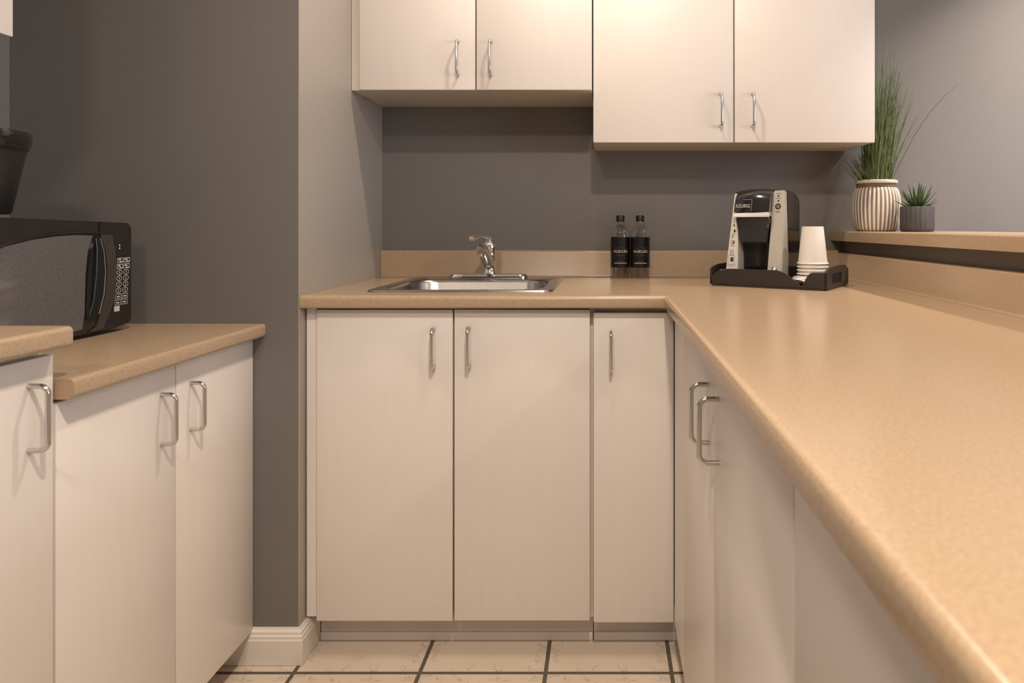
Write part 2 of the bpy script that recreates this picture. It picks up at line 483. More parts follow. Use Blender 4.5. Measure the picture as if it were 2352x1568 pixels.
# ------------------------------------------------------------------ base cabinets under the right-hand leg (doors face left)
XD = 0.1745
def right_cabinet(name, label, y0, y1, doors, filler=None):
    t = thing(name, label, 'cabinet', (0.45, (y0 + y1) / 2, 0))
    b = BM(); box(b, (XD + 0.021, y0, 0.082), (0.79, y1, 0.876)); obj('carcass', b, M['carcass'], t)
    if filler:
        b = BM(); box(b, (XD + 0.001, filler[0], 0.082), (XD + 0.019, filler[1], 0.872), 0.0015); obj('filler_strip', b, M['white'], t)
    for a, c, hy in doors:
        b = BM(); box(b, (XD, a, 0.082), (XD + 0.019, c, 0.872), BV); d = obj('door', b, M['white'], t, 40)
        if hy: handle(d, (XD, hy, 0.772), -PI / 2)
    b = BM(); box(b, (XD + 0.07, y0, 0), (XD + 0.086, y1, 0.081)); obj('toe_kick', b, M['kick'], t)
right_cabinet('base_cabinet', 'white two-door base cabinet under the right counter with paired handles', 0.646, 1.755,
              [(0.648, 1.118, 1.071), (1.121, 1.547, 1.170)], (1.549, 1.762))
right_cabinet('base_cabinet', 'white base cabinet at the near end of the right counter, plain door', -0.26, 0.643,
              [(0.196, 0.644, 0.245), (-0.255, 0.193, 0.145)])

# ------------------------------------------------------------------ the L-shaped countertop with sink cut-out
TK = 0.033
SX0, SX1, SY0, SY1 = -0.632, -0.138, 1.822, 2.338      # sink rim
def bullnose(bm, tops):
    pass
ct = thing('countertop', 'tan speckled laminate worktop wrapping around the corner in an L', 'countertop', (0.3, 2.0, ZC))
# profile swept along the front edge: (distance inwards from the edge, z)
RT, RB = 0.011, 0.006
prof = [(0.03, ZC), (RT, ZC)] + [(RT - RT * math.sin(PI / 2 * i / 5), ZC - RT + RT * math.cos(PI / 2 * i / 5)) for i in range(1, 6)]
prof += [(RB - RB * math.cos(PI / 2 * i / 3), ZC - TK + RB - RB * math.sin(PI / 2 * i / 3)) for i in range(0, 4)] + [(0.03, ZC - TK)]
b = BM()
YN = -0.3
# corner points of the front edge; inward direction so that the mitre falls on the inner corner
stations = [((XA + 0.001, YE), (0, 1)), ((XE, YE), (1, 1)), ((XE, YN), (1, 0))]
rings = []
for (px, py), (dx, dy) in stations:
    rings.append([b.verts.new((px + dx * d, py + dy * d, z)) for d, z in prof])
for r0, r1 in zip(rings, rings[1:]):
    for i in range(len(prof) - 1): b.faces.new((r0[i], r0[i + 1], r1[i + 1], r1[i]))
b.faces.new(rings[0]); b.faces.new(rings[-1])
# flat field (top and underside) in rectangles around the sink hole, with a rounded-rectangle hole
XI, YI = XE + 0.03, YE + 0.03
HX0, HX1, HY0, HY1 = SX0 + 0.012, SX1 - 0.012, SY0 + 0.012, SY1 - 0.012
for z in (ZC, ZC - TK):
    def quad(x0, y0, x1, y1): b.faces.new([b.verts.new(p) for p in ((x0, y0, z), (x1, y0, z), (x1, y1, z), (x0, y1, z))])
    xs = XA + 0.001
    quad(xs, YI, HX0, YB - 0.001); quad(HX1, YI, XI, YB - 0.001); quad(HX0, YI, HX1, HY0); quad(HX0, HY1, HX1, YB - 0.001)
    quad(XI, YN, XH - 0.001, YB - 0.001)
for (x0, y0), (x1, y1) in (((HX0, HY0), (HX1, HY0)), ((HX1, HY0), (HX1, HY1)), ((HX1, HY1), (HX0, HY1)), ((HX0, HY1), (HX0, HY0)), ((XI, YN), (XH - 0.001, YN))):
    b.faces.new([b.verts.new(p) for p in ((x0, y0, ZC), (x1, y1, ZC), (x1, y1, ZC - TK), (x0, y0, ZC - TK))])
bmesh.ops.remove_doubles(b, verts=b.verts, dist=1e-5)
obj('worktop', b, M['laminate'], ct, 50)
def splash_profile(d, zt):   # rounded top, coved foot
    return [(0, ZC + 0.0003), (d + 0.006, ZC + 0.0003), (d + 0.002, ZC + 0.002), (d, ZC + 0.006), (d, zt - 0.007), (d - 0.002, zt - 0.002), (d - 0.007, zt), (0, zt)]
b = BM()
prism(b, [(YB - 0.001 - d, z) for d, z in splash_profile(0.019, 1.005)], 'x', XA + 0.001, XH - 0.02); obj('backsplash', b, M['laminate'], ct, 60)
b = BM()
prism(b, [(XH - 0.001 - d, z) for d, z in splash_profile(0.019, 0.9985)], 'y', YN, YB - 0.0015); obj('backsplash', b, M['laminate'], ct, 60)

# bar top on the half wall
b = BM()
prism(b, arc((0.776, 1.0695 - 0.004 + 0.0), 0.004, PI, PI / 2, 4) + arc((1.166, 1.0655), 0.004, PI / 2, 0, 4) + [(1.17, 1.038), (0.772, 1.038)], 'y', -1.2, YB - 0.001)
tag(obj('bar_top', b, M['laminate'], smooth=40), 'tan laminate ledge capping the half wall behind the right counter', 'ledge')

# ------------------------------------------------------------------ sink
t = thing('kitchen_sink', 'square stainless steel drop-in sink set into the tan worktop', 'sink', (-0.385, 2.08, ZC))
b = BM()
zr = ZC + 0.0045
def loop(x0, y0, x1, y1, r, z, n=7): return [b.verts.new((x, y, z)) for x, y in rrect(x0, y0, x1, y1, r, n)]
BX0, BX1, BY0, BY1 = -0.600, -0.172, 1.852, 2.196
L_ = [loop(SX0, SY0, SX1, SY1, 0.03, ZC + 0.0006), loop(SX0 + .004, SY0 + .004, SX1 - .004, SY1 - .004, 0.028, zr),
      loop(BX0 - .004, BY0 - .004, BX1 + .004, BY1 + .004, 0.078, zr), loop(BX0, BY0, BX1, BY1, 0.075, zr - 0.003),
      loop(BX0 + .003, BY0 + .003, BX1 - .003, BY1 - .003, 0.072, zr - 0.010),
      loop(BX0 + .02, BY0 + .02, BX1 - .02, BY1 - .02, 0.066, zr - 0.150), loop(BX0 + .035, BY0 + .035, BX1 - .035, BY1 - .035, 0.055, zr - 0.168),
      loop(BX0 + .06, BY0 + .06, BX1 - .06, BY1 - .06, 0.04, zr - 0.172)]
for a, c in zip(L_, L_[1:]):
    for i in range(len(a)): b.faces.new((a[i], a[(i + 1) % len(a)], c[(i + 1) % len(a)], c[i]))
b.faces.new(L_[-1])
obj('basin', b, M['steel'], t, 35)
b = BM(); lathe(b, [(0, 0.004), (0.03, 0.004), (0.042, 0.006), (0.046, 0.003), (0.046, 0.0)], (-0.386, 2.02, zr - 0.1715)); obj('drain', b, M['drain'], t, 40)

# ------------------------------------------------------------------ faucet
FX, FY, FZ = -0.378, 2.262, zr
t = thing('faucet', 'chrome single-lever faucet on the sink deck', 'faucet', (FX, FY, FZ))
b = BM()
o1 = rrect(FX - 0.128, FY - 0.029, FX + 0.128, FY + 0.029, 0.028, 8)
o2 = rrect(FX - 0.124, FY - 0.025, FX + 0.124, FY + 0.025, 0.0245, 8)
o3 = rrect(FX - 0.112, FY - 0.016, FX + 0.112, FY + 0.016, 0.0155, 8)
ls = [[b.verts.new((x, y, z)) for x, y in o] for o, z in ((o1, FZ + 0.0005), (o1, FZ + 0.007), (o2, FZ + 0.013), (o3, FZ + 0.0155))]
for a, c in zip(ls, ls[1:]):
    for i in range(len(a)): b.faces.new((a[i], a[(i + 1) % len(a)], c[(i + 1) % len(a)], c[i]))
b.faces.new(ls[0]); b.faces.new(ls[-1])
obj('base_plate', b, M['chrome'], t, 30)
b = BM()
lathe(b, [(0, 0.014), (0.0240, 0.014), (0.0240, 0.021), (0.0205, 0.025), (0.0200, 0.032), (0.0200, 0.070), (0.0215, 0.073), (0.0215, 0.079), (0.0210, 0.082), (0.0225, 0.095), (0.0215, 0.110), (0.0165, 0.123), (0.008, 0.130), (0, 0.131)], (FX + 0.002, FY, FZ), 36)
obj('body', b, M['chrome'], t, 50)
b = BM()
tube(b, [(FX, FY + 0.002, FZ + 0.036), (FX, FY - 0.025, FZ + 0.050), (FX, FY - 0.06, FZ + 0.070), (FX, FY - 0.10, FZ + 0.088), (FX, FY - 0.135, FZ + 0.099), (FX, FY - 0.152, FZ + 0.100), (FX, FY - 0.163, FZ + 0.096)],
     [0.016, 0.0180, 0.0188, 0.0188, 0.0180, 0.0160, 0.0125], 20, squash=(1.0, 1.0))
sp = obj('spout', b, M['chrome'], t, 60)
b = BM(); lathe(b, [(0, 0), (0.0115, 0), (0.0115, 0.012), (0, 0.012)], (FX, FY - 0.143, FZ + 0.076), 20); obj('aerator', b, M['chrome'], sp, 40)
b = BM()
tube(b, [(FX + 0.001, FY, FZ + 0.125), (FX - 0.003, FY - 0.018, FZ + 0.134), (FX - 0.012, FY - 0.06, FZ + 0.137), (FX - 0.021, FY - 0.095, FZ + 0.136)], [0.014, 0.011, 0.0075, 0.0065], 14, squash=(0.75, 1.2))
tube(b, [(FX - 0.020, FY - 0.093, FZ + 0.136), (FX - 0.024, FY - 0.112, FZ + 0.135), (FX - 0.028, FY - 0.130, FZ + 0.1315), (FX - 0.029, FY - 0.138, FZ + 0.130)], [0.0065, 0.0100, 0.0105, 0.009], 16, squash=(0.9, 1.05))
obj('lever', b, M['chrome'], t, 60)

# ------------------------------------------------------------------ upper cabinets
def upper(name, label, x0, x1, zb, yf, xs, hz, filler=None):
    zt = 2.27
    t = thing(name, label, 'cabinet', ((x0 + x1) / 2, YB - 0.15, zb))
    b = BM(); box(b, (x0, yf + 0.020, zb), (x1, YB - 0.001, zt), 0.001); obj('carcass', b, M['carcass'], t)
    if filler:
        b = BM(); box(b, (filler[0], yf + 0.016, zb), (filler[1], YB - 0.001, zt), 0.001); obj('filler_strip', b, M['white'], t)
    for (a, c, hx) in xs:
        b = BM(); box(b, (a, yf, zb - 0.0015), (c, yf + 0.019, zt), BV); d = obj('door', b, M['white'], t, 40)
        handle(d, (hx, yf, hz))
YF = 2.078
upper('wall_cabinet', 'white two-door wall cabinet hung above the sink', -0.7300, -0.0400, 1.4945, YF,
      [(-0.7338, -0.3883, -0.4375), (-0.3840, -0.0405, -0.3405)], 1.5875, (XA + 0.001, -0.7305))
YF2 = 2.128
upper('wall_cabinet', 'white two-door wall cabinet hanging lower, above the coffee maker', -0.0355, 0.8235, 1.3435, YF2,
      [(-0.0365, 0.3915, 0.3520), (0.3960, 0.8245, 0.4490)], 1.4405)

# ------------------------------------------------------------------ left-hand run
XW = -0.876          # door faces
def left_worktop(name, label, y0, y1, z, square_near):
    t = thing(name, label, 'countertop', (-1.16, (y0 + y1) / 2, z - TK))
    xe, r, xw = -0.846, 0.0085, XL + 0.001
    p = [(xw, z), (xe - r, z)] + arc((xe - r, z - r), r, PI / 2, 0, 5)[1:] + arc((xe - r, z - TK + r), r, 0, -PI / 2, 5) + [(xw, z - TK)]
    b = BM(); prism(b, p, 'y', y0 + 0.0008, y1); obj('worktop', b, M['laminate'], t, 40)
    b = BM(); prism(b, [(x - (0.0004 if x > xw else 0), q) for x, q in p], 'y', y0, y0 + 0.0008); obj('end_cap', b, M['endgrain'], t, 40)
    return t
ZL, ZN = 0.844, 0.9285
left_worktop('worktop', 'lower tan worktop under the black microwave, sawn near end showing', 1.1085, YP - 0.001, ZL, True)
left_worktop('worktop', 'higher tan worktop cut off by the photo edge, rounded bullnose front', 0.55, 1.1075, ZN, False)
def left_cabinet(name, label, y0, y1, zt, doors):
    t = thing(name, label, 'cabinet', (-1.18, (y0 + y1) / 2, 0))
    b = BM(); box(b, (XL + 0.002, y0, 0.085), (XW - 0.021, y1, zt)); obj('carcass', b, M['carcass'], t)
    for a, c, z1, hy, hz in doors:
        b = BM(); box(b, (XW - 0.019, a, 0.081), (XW, c, z1), BV); d = obj('door', b, M['white'], t, 40)
        if hy: handle(d, (XW, hy, hz), PI / 2)
    b = BM(); box(b, (XW - 0.09, y0, 0), (XW - 0.074, y1, 0.084)); obj('toe_kick', b, M['kick'], t)
left_cabinet('base_cabinet', 'low white two-door base cabinet under the microwave worktop', 1.111, 1.734, ZL - TK - 0.001,
             [(1.1125, 1.4205, 0.8045, 1.374, 0.706), (1.4235, 1.7345, 0.8045, 1.471, 0.707)])
left_cabinet('base_cabinet', 'taller white base cabinet at the left photo edge under the higher worktop', 0.56, 1.1075, ZN - TK - 0.001,
             [(0.562, 1.1065, 0.884, 1.058, 0.795)])
t = thing('wall_cabinet', 'white wall cabinet cut off in the top left corner', 'cabinet', (-1.32, 0.95, 1.456))
b = BM(); box(b, (XL + 0.001, 0.56, 1.458), (-1.178, 1.362, 2.27)); obj('carcass', b, M['carcass'], t)
b = BM(); box(b, (-1.176, 0.562, 1.456), (-1.157, 1.362, 2.27), BV); obj('door', b, M['white'], t, 40)

# ------------------------------------------------------------------ microwave (front faces right, +x)
MX, MY0, MY1, MZ0, MZ1 = -1.120, 1.178, 1.648, ZL + 0.013, 1.094
t = thing('microwave_oven', 'black countertop microwave oven on the lower left worktop', 'microwave', (-1.29, 1.41, ZL))
TILT = lambda y: 0.012 * (MY1 - y) / (MY1 - MY0)
b = BM()
vs = hexa(b, [(-1.462, MY0, MZ0), (MX - 0.022, MY0, MZ0), (MX - 0.022, MY1, MZ0), (-1.462, MY1, MZ0),
              (-1.462, MY0, MZ1 + TILT(MY0)), (MX - 0.022, MY0, MZ1 + TILT(MY0)), (MX - 0.022, MY1, MZ1), (-1.462, MY1, MZ1)])
bmesh.ops.bevel(b, geom=list(b.edges), offset=0.006, segments=2, affect='EDGES')
obj('housing', b, M['black'], t, 40)
def mwpoly(name, pts, m, x, th, parent=t, bev=0.0):
    b = BM(); prism(b, pts, 'x', x - th, x)
    if bev: bmesh.ops.bevel(b, geom=[e for e in b.edges if len(e.link_faces) == 2 and abs(e.calc_face_angle(0)) > 0.5], offset=bev, segments=2, affect='EDGES')
    return obj(name, b, m, parent, 40)
def zt_at(y): return MZ1 + TILT(y)
# front fascia: left door field and right control panel
yd = 1.560
mwpoly('door', [(MY0, MZ0 + 0.004), (MY0 + 0.01, MZ0 - 0.002), (1.50, MZ0 - 0.004), (1.530, MZ0 + 0.010), (1.556, 0.93), (1.562, 0.985), (1.557, 1.03), (1.541, 1.0715), (1.541, zt_at(1.541)), (MY0, zt_at(MY0))], M['mwblack'], MX, 0.020, bev=0.002)
door = t.children[-1]
mwpoly('control_panel', [(1.5025, MZ0 - 0.004), (1.60, MZ0 - 0.003), (MY1 - 0.006, MZ0 + 0.004), (MY1, MZ0 + 0.014), (MY1, MZ1 - 0.010), (MY1 - 0.010, MZ1), (1.543, zt_at(1.543)), (1.543, 1.0715), (1.559, 1.03), (1.564, 0.985), (1.558, 0.93), (1.532, MZ0 + 0.010)], M['mwblack'], MX, 0.020, bev=0.002)
panel = t.children[-1]
# smoky strip beside the door arc
inner = [(1.545, 1.0675), (1.561, 1.03), (1.566, 0.985), (1.560, 0.93), (1.534, MZ0 + 0.010), (1.5105, MZ0 + 0.0)]
outer = [(1.552, MZ0 + 0.002), (1.575, 0.893), (1.592, 0.93), (1.596, 0.985), (1.592, 1.03), (1.580, 1.068)]
mwpoly('trim_strip', inner + outer, M['mwbrown'], MX + 0.0012, 0.002, panel)
# window
win = [(1.185, 0.885)] + [(1.23, 0.872), (1.30, 0.864), (1.40, 0.862), (1.49, 0.866)] + [(1.497, 0.90), (1.499, 0.98), (1.505, 1.03), (1.520, 1.066)] + [(1.47, 1.068), (1.42, 1.066), (1.36, 1.060), (1.30, 1.049), (1.24, 1.030), (1.185, 1.006)]
mwpoly('window', win, M['mwglass'], MX + 0.0015, 0.003, door)
# dark arch line over the window and lens-shaped grip
b = BM(); tube(b, [(MX + 0.001, y, z) for y, z in [(1.185, 1.010), (1.24, 1.034), (1.30, 1.053), (1.36, 1.0645), (1.42, 1.0705), (1.47, 1.0725), (1.538, 1.072)]], 0.0028, 8); obj('arch_trim', b, M['blackgloss'], door, 60)
lens = [(1.499, 0.8995)] + [(1.500, 0.93), (1.504, 0.98), (1.5105, 1.02), (1.521, 1.050), (1.532, 1.066)] + [(1.540, 1.060), (1.551, 1.03), (1.556, 0.985), (1.551, 0.935), (1.536, 0.893), (1.53, 0.885), (1.503, 0.885)]
b = BM(); prism(b, lens, 'x', MX - 0.001, MX + 0.003); obj('handle', b, M['blackgloss'], door, 30)
b = BM(); tube(b, [(MX + 0.003, 1.508, 0.895), (MX + 0.006, 1.517, 0.925), (MX + 0.007, 1.524, 0.985), (MX + 0.006, 1.527, 1.035), (MX + 0.004, 1.526, 1.060)], 0.0022, 10); gh = obj('grip_ridge', b, M['blackgloss'], door, 60)
b = BM(); tube(b, [(MX + 0.0035, y, z) for y, z in [(1.541, 1.060), (1.552, 1.03), (1.557, 0.985), (1.552, 0.935), (1.537, 0.893)]], 0.0010, 8); obj('arc_trim', b, M['printdim'], door, 60)
# keypad
b = BM()
def ring(b, cy, cz, ry, rz, w=0.0011):
    n = 18; x = MX + 0.0006
    o = [b.verts.new((x, cy + ry * math.cos(2 * PI * k / n), cz + rz * math.sin(2 * PI * k / n))) for k in range(n)]
    i = [b.verts.new((x, cy + (ry - w) * math.cos(2 * PI * k / n), cz + (rz - w) * math.sin(2 * PI * k / n))) for k in range(n)]
    for k in range(n): b.faces.new((o[k], o[(k + 1) % n], i[(k + 1) % n], i[k]))
def plate(b, y0, z0, y1, z1, x=MX + 0.0006): b.faces.new([b.verts.new(p) for p in ((x, y0, z0), (x, y1, z0), (x, y1, z1), (x, y0, z1))])
def frame(b, y0, z0, y1, z1, w=0.0011):
    plate(b, y0, z0, y1, z0 + w); plate(b, y0, z1 - w, y1, z1); plate(b, y0, z0 + w, y0 + w, z1 - w); plate(b, y1 - w, z0 + w, y1, z1 - w)
cols = (1.6085, 1.6305); zz = 1.008
for r_ in range(8):
    for ci, cy in enumerate(cols):
        cyy = cy - 0.0012 * r_
        if r_ < 2:
            frame(b, cyy - 0.010, zz - 0.0055, cyy + 0.010, zz + 0.0055, 0.0014); plate(b, cyy - 0.006, zz - 0.0005, cyy + 0.002, zz + 0.003); plate(b, cyy - 0.002, zz - 0.0035, cyy + 0.007, zz - 0.0018)
        elif r_ < 6:
            ring(b, cyy, zz, 0.0092, 0.0062, 0.0014); plate(b, cyy - 0.0012, zz - 0.0022, cyy + 0.0012, zz + 0.0022)
        else:
            frame(b, cyy - 0.010, zz - 0.0058, cyy + 0.010, zz + 0.0058); plate(b, cyy - 0.005, zz - 0.002, cyy + 0.005, zz + 0.0012)
    zz -= 0.0138
plate(b, 1.588, zz - 0.006, 1.606, zz + 0.006)
obj('keypad', b, M['print'], panel)
b = BM()
for dz in (0, 0.007): plate(b, 1.6055, 1.0345 + dz, 1.6075, 1.0375 + dz)
obj('display', b, M['led'], panel)
for x in (-1.44, MX - 0.05):
    for y in (MY0 + 0.04, MY1 - 0.045):
        b = BM(); lathe(b, [(0, 0.0005), (0.011, 0.0005), (0.013, 0.013), (0, 0.013)], (x, y, ZL), 16); obj('foot', b, M['black'], t, 40)

# black bin / bucket on top of the microwave
zc = 1.1105
t = thing('lidded_bucket', 'black tapered plastic bucket with a stepped lid on top of the microwave', 'bucket', (-1.262, 1.36, zc))
b = BM(); lathe(b, [(0, 0), (0.0760, 0), (0.0795, 0.004), (0.1045, 0.1345), (0.1005, 0.1345), (0.076, 0.012), (0, 0.010)], n=56); obj('body', b, M['black'], t, 40, local=True)
b = BM(); lathe(b, [(0.1050, 0.130), (0.1085, 0.130), (0.1092, 0.138), (0.1110, 0.141), (0.1118, 0.159), (0.1095, 0.164), (0.08, 0.166), (0, 0.166), (0, 0.1349), (0.1050, 0.1349)], n=56); obj('lid', b, M['blackgloss'], t, 40, local=True)

# ------------------------------------------------------------------ water bottles
def wrap(bm, rad, z, extra=0.0006):
    """wraps flat text (x,y) round a vertical cylinder facing -y"""
    for v in bm.verts:
        a = v.co.x / rad; rr = rad + extra + v.co.z
        zz = v.co.y
        v.co = Vector((rr * math.sin(a), -rr * math.cos(a), z + zz))
bt = thing('water_bottle', 'left one of two water bottles beside the coffee maker, black label', 'bottle', (0.0508, 2.322, ZC + 0.0005), 0, 'black-labelled water bottles')
RBt = 0.0315
b = BM()
lathe(b, [(0, 0.003), (0.018, 0.002), (0.026, 0.0), (0.0300, 0.004), (0.0312, 0.012), (0.0312, 0.020), (RBt, 0.030), (RBt, 0.138), (0.0312, 0.146), (0.0295, 0.156), (0.0255, 0.167), (0.0195, 0.176), (0.0140, 0.181), (0.0122, 0.184), (0.0122, 0.196), (0, 0.196)], n=40)
body = obj('bottle_body', b, M['bottle'], bt, 60, local=True)
b = BM(); lathe(b, [(RBt + 0.0003, 0.036), (RBt + 0.0006, 0.036), (RBt + 0.0006, 0.136), (RBt + 0.0003, 0.136)], n=48); lb = obj('label', b, M['label'], bt, 40, local=True)
b = text_bm('FAUBOURG', 0.0125, spacing=0.95); 
for v in b.verts: v.co.x *= 0.78
wrap(b, RBt, 0.0885)
obj('lettering', b, M['lettering'], lb, local=True)
b = BM()
def strip(x0, x1, z0, z1, n=10):
    for k in range(n):
        xa, xb = x0 + (x1 - x0) * k / n, x0 + (x1 - x0) * (k + 1) / n
        b.faces.new([b.verts.new((xx, zq, 0)) for xx, zq in ((xa, z0), (xb, z0), (xb, z1), (xa, z1))])
strip(-0.021, -0.010, 0.0995, 0.1003); strip(0.010, 0.021, 0.0995, 0.1003)
for k in range(8):
    a0, a1 = PI * k / 8, PI * (k + 1) / 8
    b.faces.new([b.verts.new((rr * math.cos(a), 0.0975 + rr * 0.7 * math.sin(a), 0)) for rr, a in ((0.0075, a0), (0.0085, a0), (0.0085, a1), (0.0075, a1))])
for k in range(9): strip(-0.018 + k * 0.004, -0.0155 + k * 0.004, 0.0765 - (k % 2) * 0.002, 0.0778 - (k % 2) * 0.002, 2)
for k in range(7): strip(-0.011 + k * 0.0032, -0.0088 + k * 0.0032, 0.0555, 0.0572, 1)
wrap(b, RBt, 0, 0.0007); obj('fine_lettering', b, M['letteringdim'], lb, local=True)
b = BM(); strip(-0.022, 0.022, 0.0498, 0.0516, 14); wrap(b, RBt, 0, 0.0007); obj('label_rule', b, M['lettering'], lb, local=True)
b = BM(); lathe(b, [(0.0123, 0.187), (0.0140, 0.187), (0.0140, 0.2055), (0.0128, 0.2080), (0, 0.2080), (0, 0.1965), (0.0123, 0.1965)], n=32); obj('cap', b, M['cap'], bt, 40, local=True)
b2_ = copy_tree(bt); b2_.location = (0.1160, 2.314, ZC + 0.0005); b2_['label'] = 'right one of two water bottles, nearer the coffee maker, black label'

# ------------------------------------------------------------------ serving tray (local axes: x along the front, y inwards)
P0 = Vector((0.306, 2.034, ZC + 0.0005)); AT = -R(32.9)
t = thing('serving_tray', 'dark brown tray with cut-out handles carrying coffee maker and cups', 'tray', P0, AT)
TL, TW, TH = 0.336, 0.232, 0.050
def hfront(s):
    if s < 0.065: return 0.012 + (TH - 0.012) * math.sqrt(max(0, 1 - ((0.065 - s) / 0.065) ** 2))
    if s < 0.195: return TH
    if s < 0.268:
        u = (s - 0.195) / 0.073; return TH - (TH - 0.009) * (u * u * (1.6 - 0.6 * u))
    if s < 0.272: return 0.009
    if s < 0.300:
        u = (s - 0.272) / 0.028; return 0.009 + (TH - 0.012) * (1 - (1 - u) ** 2.2)
    return TH - 0.003
b = BM(); th = 0.006
prism(b, rrect(0, 0, TL, TW, 0.02, 6), 'z', 0, 0.006)
def wallstrip(fn, n, f):
    """f(s) -> outer xy, inner xy"""
    prev = None; first = None
    for i in range(n + 1):
        s = i / n
        (ox, oy), (ix, iy), h = f(s)
        cur = [b.verts.new(p) for p in ((ox, oy, 0.004), (ox, oy, h), (ix, iy, h), (ix, iy, 0.004))]
        if prev:
            for k in range(4): b.faces.new((prev[k], prev[(k + 1) % 4], cur[(k + 1) % 4], cur[k]))
        else: first = cur
        prev = cur
    b.faces.new(first); b.faces.new(prev[::-1])
wallstrip(None, 60, lambda s: ((s * TL, 0), (s * TL, th), hfront(s * TL)))
wallstrip(None, 40, lambda s: ((s * TL, TW), (s * TL, TW - th), hfront(s * TL) if s < 0.5 else TH))
# end walls with hand-holes
for x0, x1 in ((0, th), (TL - th, TL)):
    prism(b, [(0, 0.004), (0.055, 0.004), (0.055, 0.0600), (0.05, 0.0595), (0.012, 0.054), (0, 0.047)], 'x', x0, x1)
    prism(b, [(0.158, 0.004), (TW, 0.004), (TW, 0.026), (TW - 0.004, 0.041), (TW - 0.014, 0.053), (TW - 0.03, 0.060), (0.158, 0.062)], 'x', x0, x1)
    prism(b, [(0.055, 0.004), (0.158, 0.004), (0.158, 0.013), (0.055, 0.013)], 'x', x0, x1)
    prism(b, [(0.055, 0.043), (0.158, 0.043), (0.158, 0.062), (0.055, 0.0600)], 'x', x0, x1)
obj('tray_body', b, M['tray'], t, 40, local=True)

# ------------------------------------------------------------------ coffee maker, standing in the tray
def tray_pt(s, d, z): return P0 + Matrix.Rotation(AT, 3, 'Z') @ Vector((s, d, z))
cm = thing('coffee_maker', 'black and silver single-serve coffee maker standing in the tray', 'coffee maker', tray_pt(0.036, 0.020, 0.0065), AT)
W_, D_ = 0.170, 0.172
Zt = 0.268
# black body: base slab, rear column, side wall on the right
b = BM()
box(b, (0.004, 0.004, 0), (W_ - 0.002, D_ - 0.004, 0.022), 0.004)
prism(b, [(0.066, 0.020), (D_ - 0.004, 0.020), (D_, 0.05), (D_, 0.235), (D_ - 0.010, 0.250), (D_ - 0.045, 0.262), (0.085, Zt - 0.001), (0.066, Zt - 0.001)], 'x', 0.010, W_ - 0.002)
obj('body', b, M['blackgloss'], cm, 30, local=True)
def side_panel(name, m, q, bev=0.002):
    b = BM(); hexa(b, q); bmesh.ops.bevel(b, geom=list(b.edges), offset=bev, segments=2, affect='EDGES'); return obj(name, b, m, cm, 40, local=True)
# left tapered panel
lp = side_panel('side_panel', M['silver_lite'], [(0.000, 0.000, 0.0), (0.041, 0.000, 0.0), (0.041, 0.066, 0.0), (0.000, 0.066, 0.0),
                                         (0.013, 0.046, 0.262), (0.0245, 0.046, 0.262), (0.0245, 0.075, 0.262), (0.013, 0.075, 0.262)])
rp = side_panel('side_panel', M['silver'], [(0.126, 0.000, 0.0), (W_, 0.000, 0.0), (W_, 0.066, 0.0), (0.126, 0.066, 0.0),
                                    (0.131, 0.048, Zt), (0.164, 0.048, Zt), (0.164, 0.078, Zt - 0.001), (0.131, 0.078, Zt - 0.001)], 0.003)
# dark brewing recess: curved backdrop
b = BM()
cx, rr = 0.083, 0.045
pts = [(cx - 0.044 + 0.088 * i / 12, 0.056 - 0.0 + 0.008 * math.sin(PI * i / 12)) for i in range(13)]
prism(b, pts + [(cx + 0.044, 0.0665), (cx - 0.044, 0.0665)], 'z', 0.02, 0.245)
obj('recess', b, M['blackgloss'], cm, 60, local=True)
# drip tray in the recess
b = BM(); box(b, (0.042, 0.004, 0.001), (0.125, 0.058, 0.026), 0.003); obj('drip_tray', b, M['black'], cm, 40, local=True)
# brew head: two stacked blocks with a chrome band between
def head(name, m, q, bev=0.003):
    b = BM(); hexa(b, q); bmesh.ops.bevel(b, geom=list(b.edges), offset=bev, segments=3, affect='EDGES'); return obj(name, b, m, cm, 40, local=True)
head('brew_spout_housing', M['blackgloss'], [(0.041, 0.022, 0.118), (0.122, 0.022, 0.118), (0.122, 0.064, 0.118), (0.041, 0.064, 0.118),
                                         (0.029, 0.014, 0.192), (0.129, 0.014, 0.192), (0.129, 0.064, 0.192), (0.029, 0.064, 0.192)])
head('chrome_band', M['chrome'], [(0.022, 0.008, 0.192), (0.129, 0.010, 0.192), (0.129, 0.064, 0.192), (0.022, 0.064, 0.192),
                                  (0.024, 0.011, 0.205), (0.129, 0.013, 0.208), (0.129, 0.064, 0.208), (0.024, 0.064, 0.205)], 0.002)
# head with a rounded top: front face leans back
b = BM()
prof_h = [(0.013, 0.206), (0.022, 0.236), (0.030, 0.252), (0.045, 0.264), (0.07, 0.271), (0.105, 0.272), (0.105, 0.206)]
n = 10; rings = []
for i in range(n + 1):
    u = i / n; x = 0.0245 + (0.130 - 0.0245) * u; bulge = -0.006 * math.sin(PI * u); crown = 0.004 * math.sin(PI * u)
    rings.append([b.verts.new((x, y + (bulge if k < 4 else 0), z + (crown if 2 <= k <= 5 else 0))) for k, (y, z) in enumerate(prof_h)])
for r0, r1 in zip(rings, rings[1:]):
    for k in range(len(prof_h)): b.faces.new((r0[k], r0[(k + 1) % len(prof_h)], r1[(k + 1) % len(prof_h)], r1[k]))
b.faces.new(rings[0]); b.faces.new(rings[-1])
hd = obj('brew_head', b, M['blackgloss'], cm, 40, local=True)
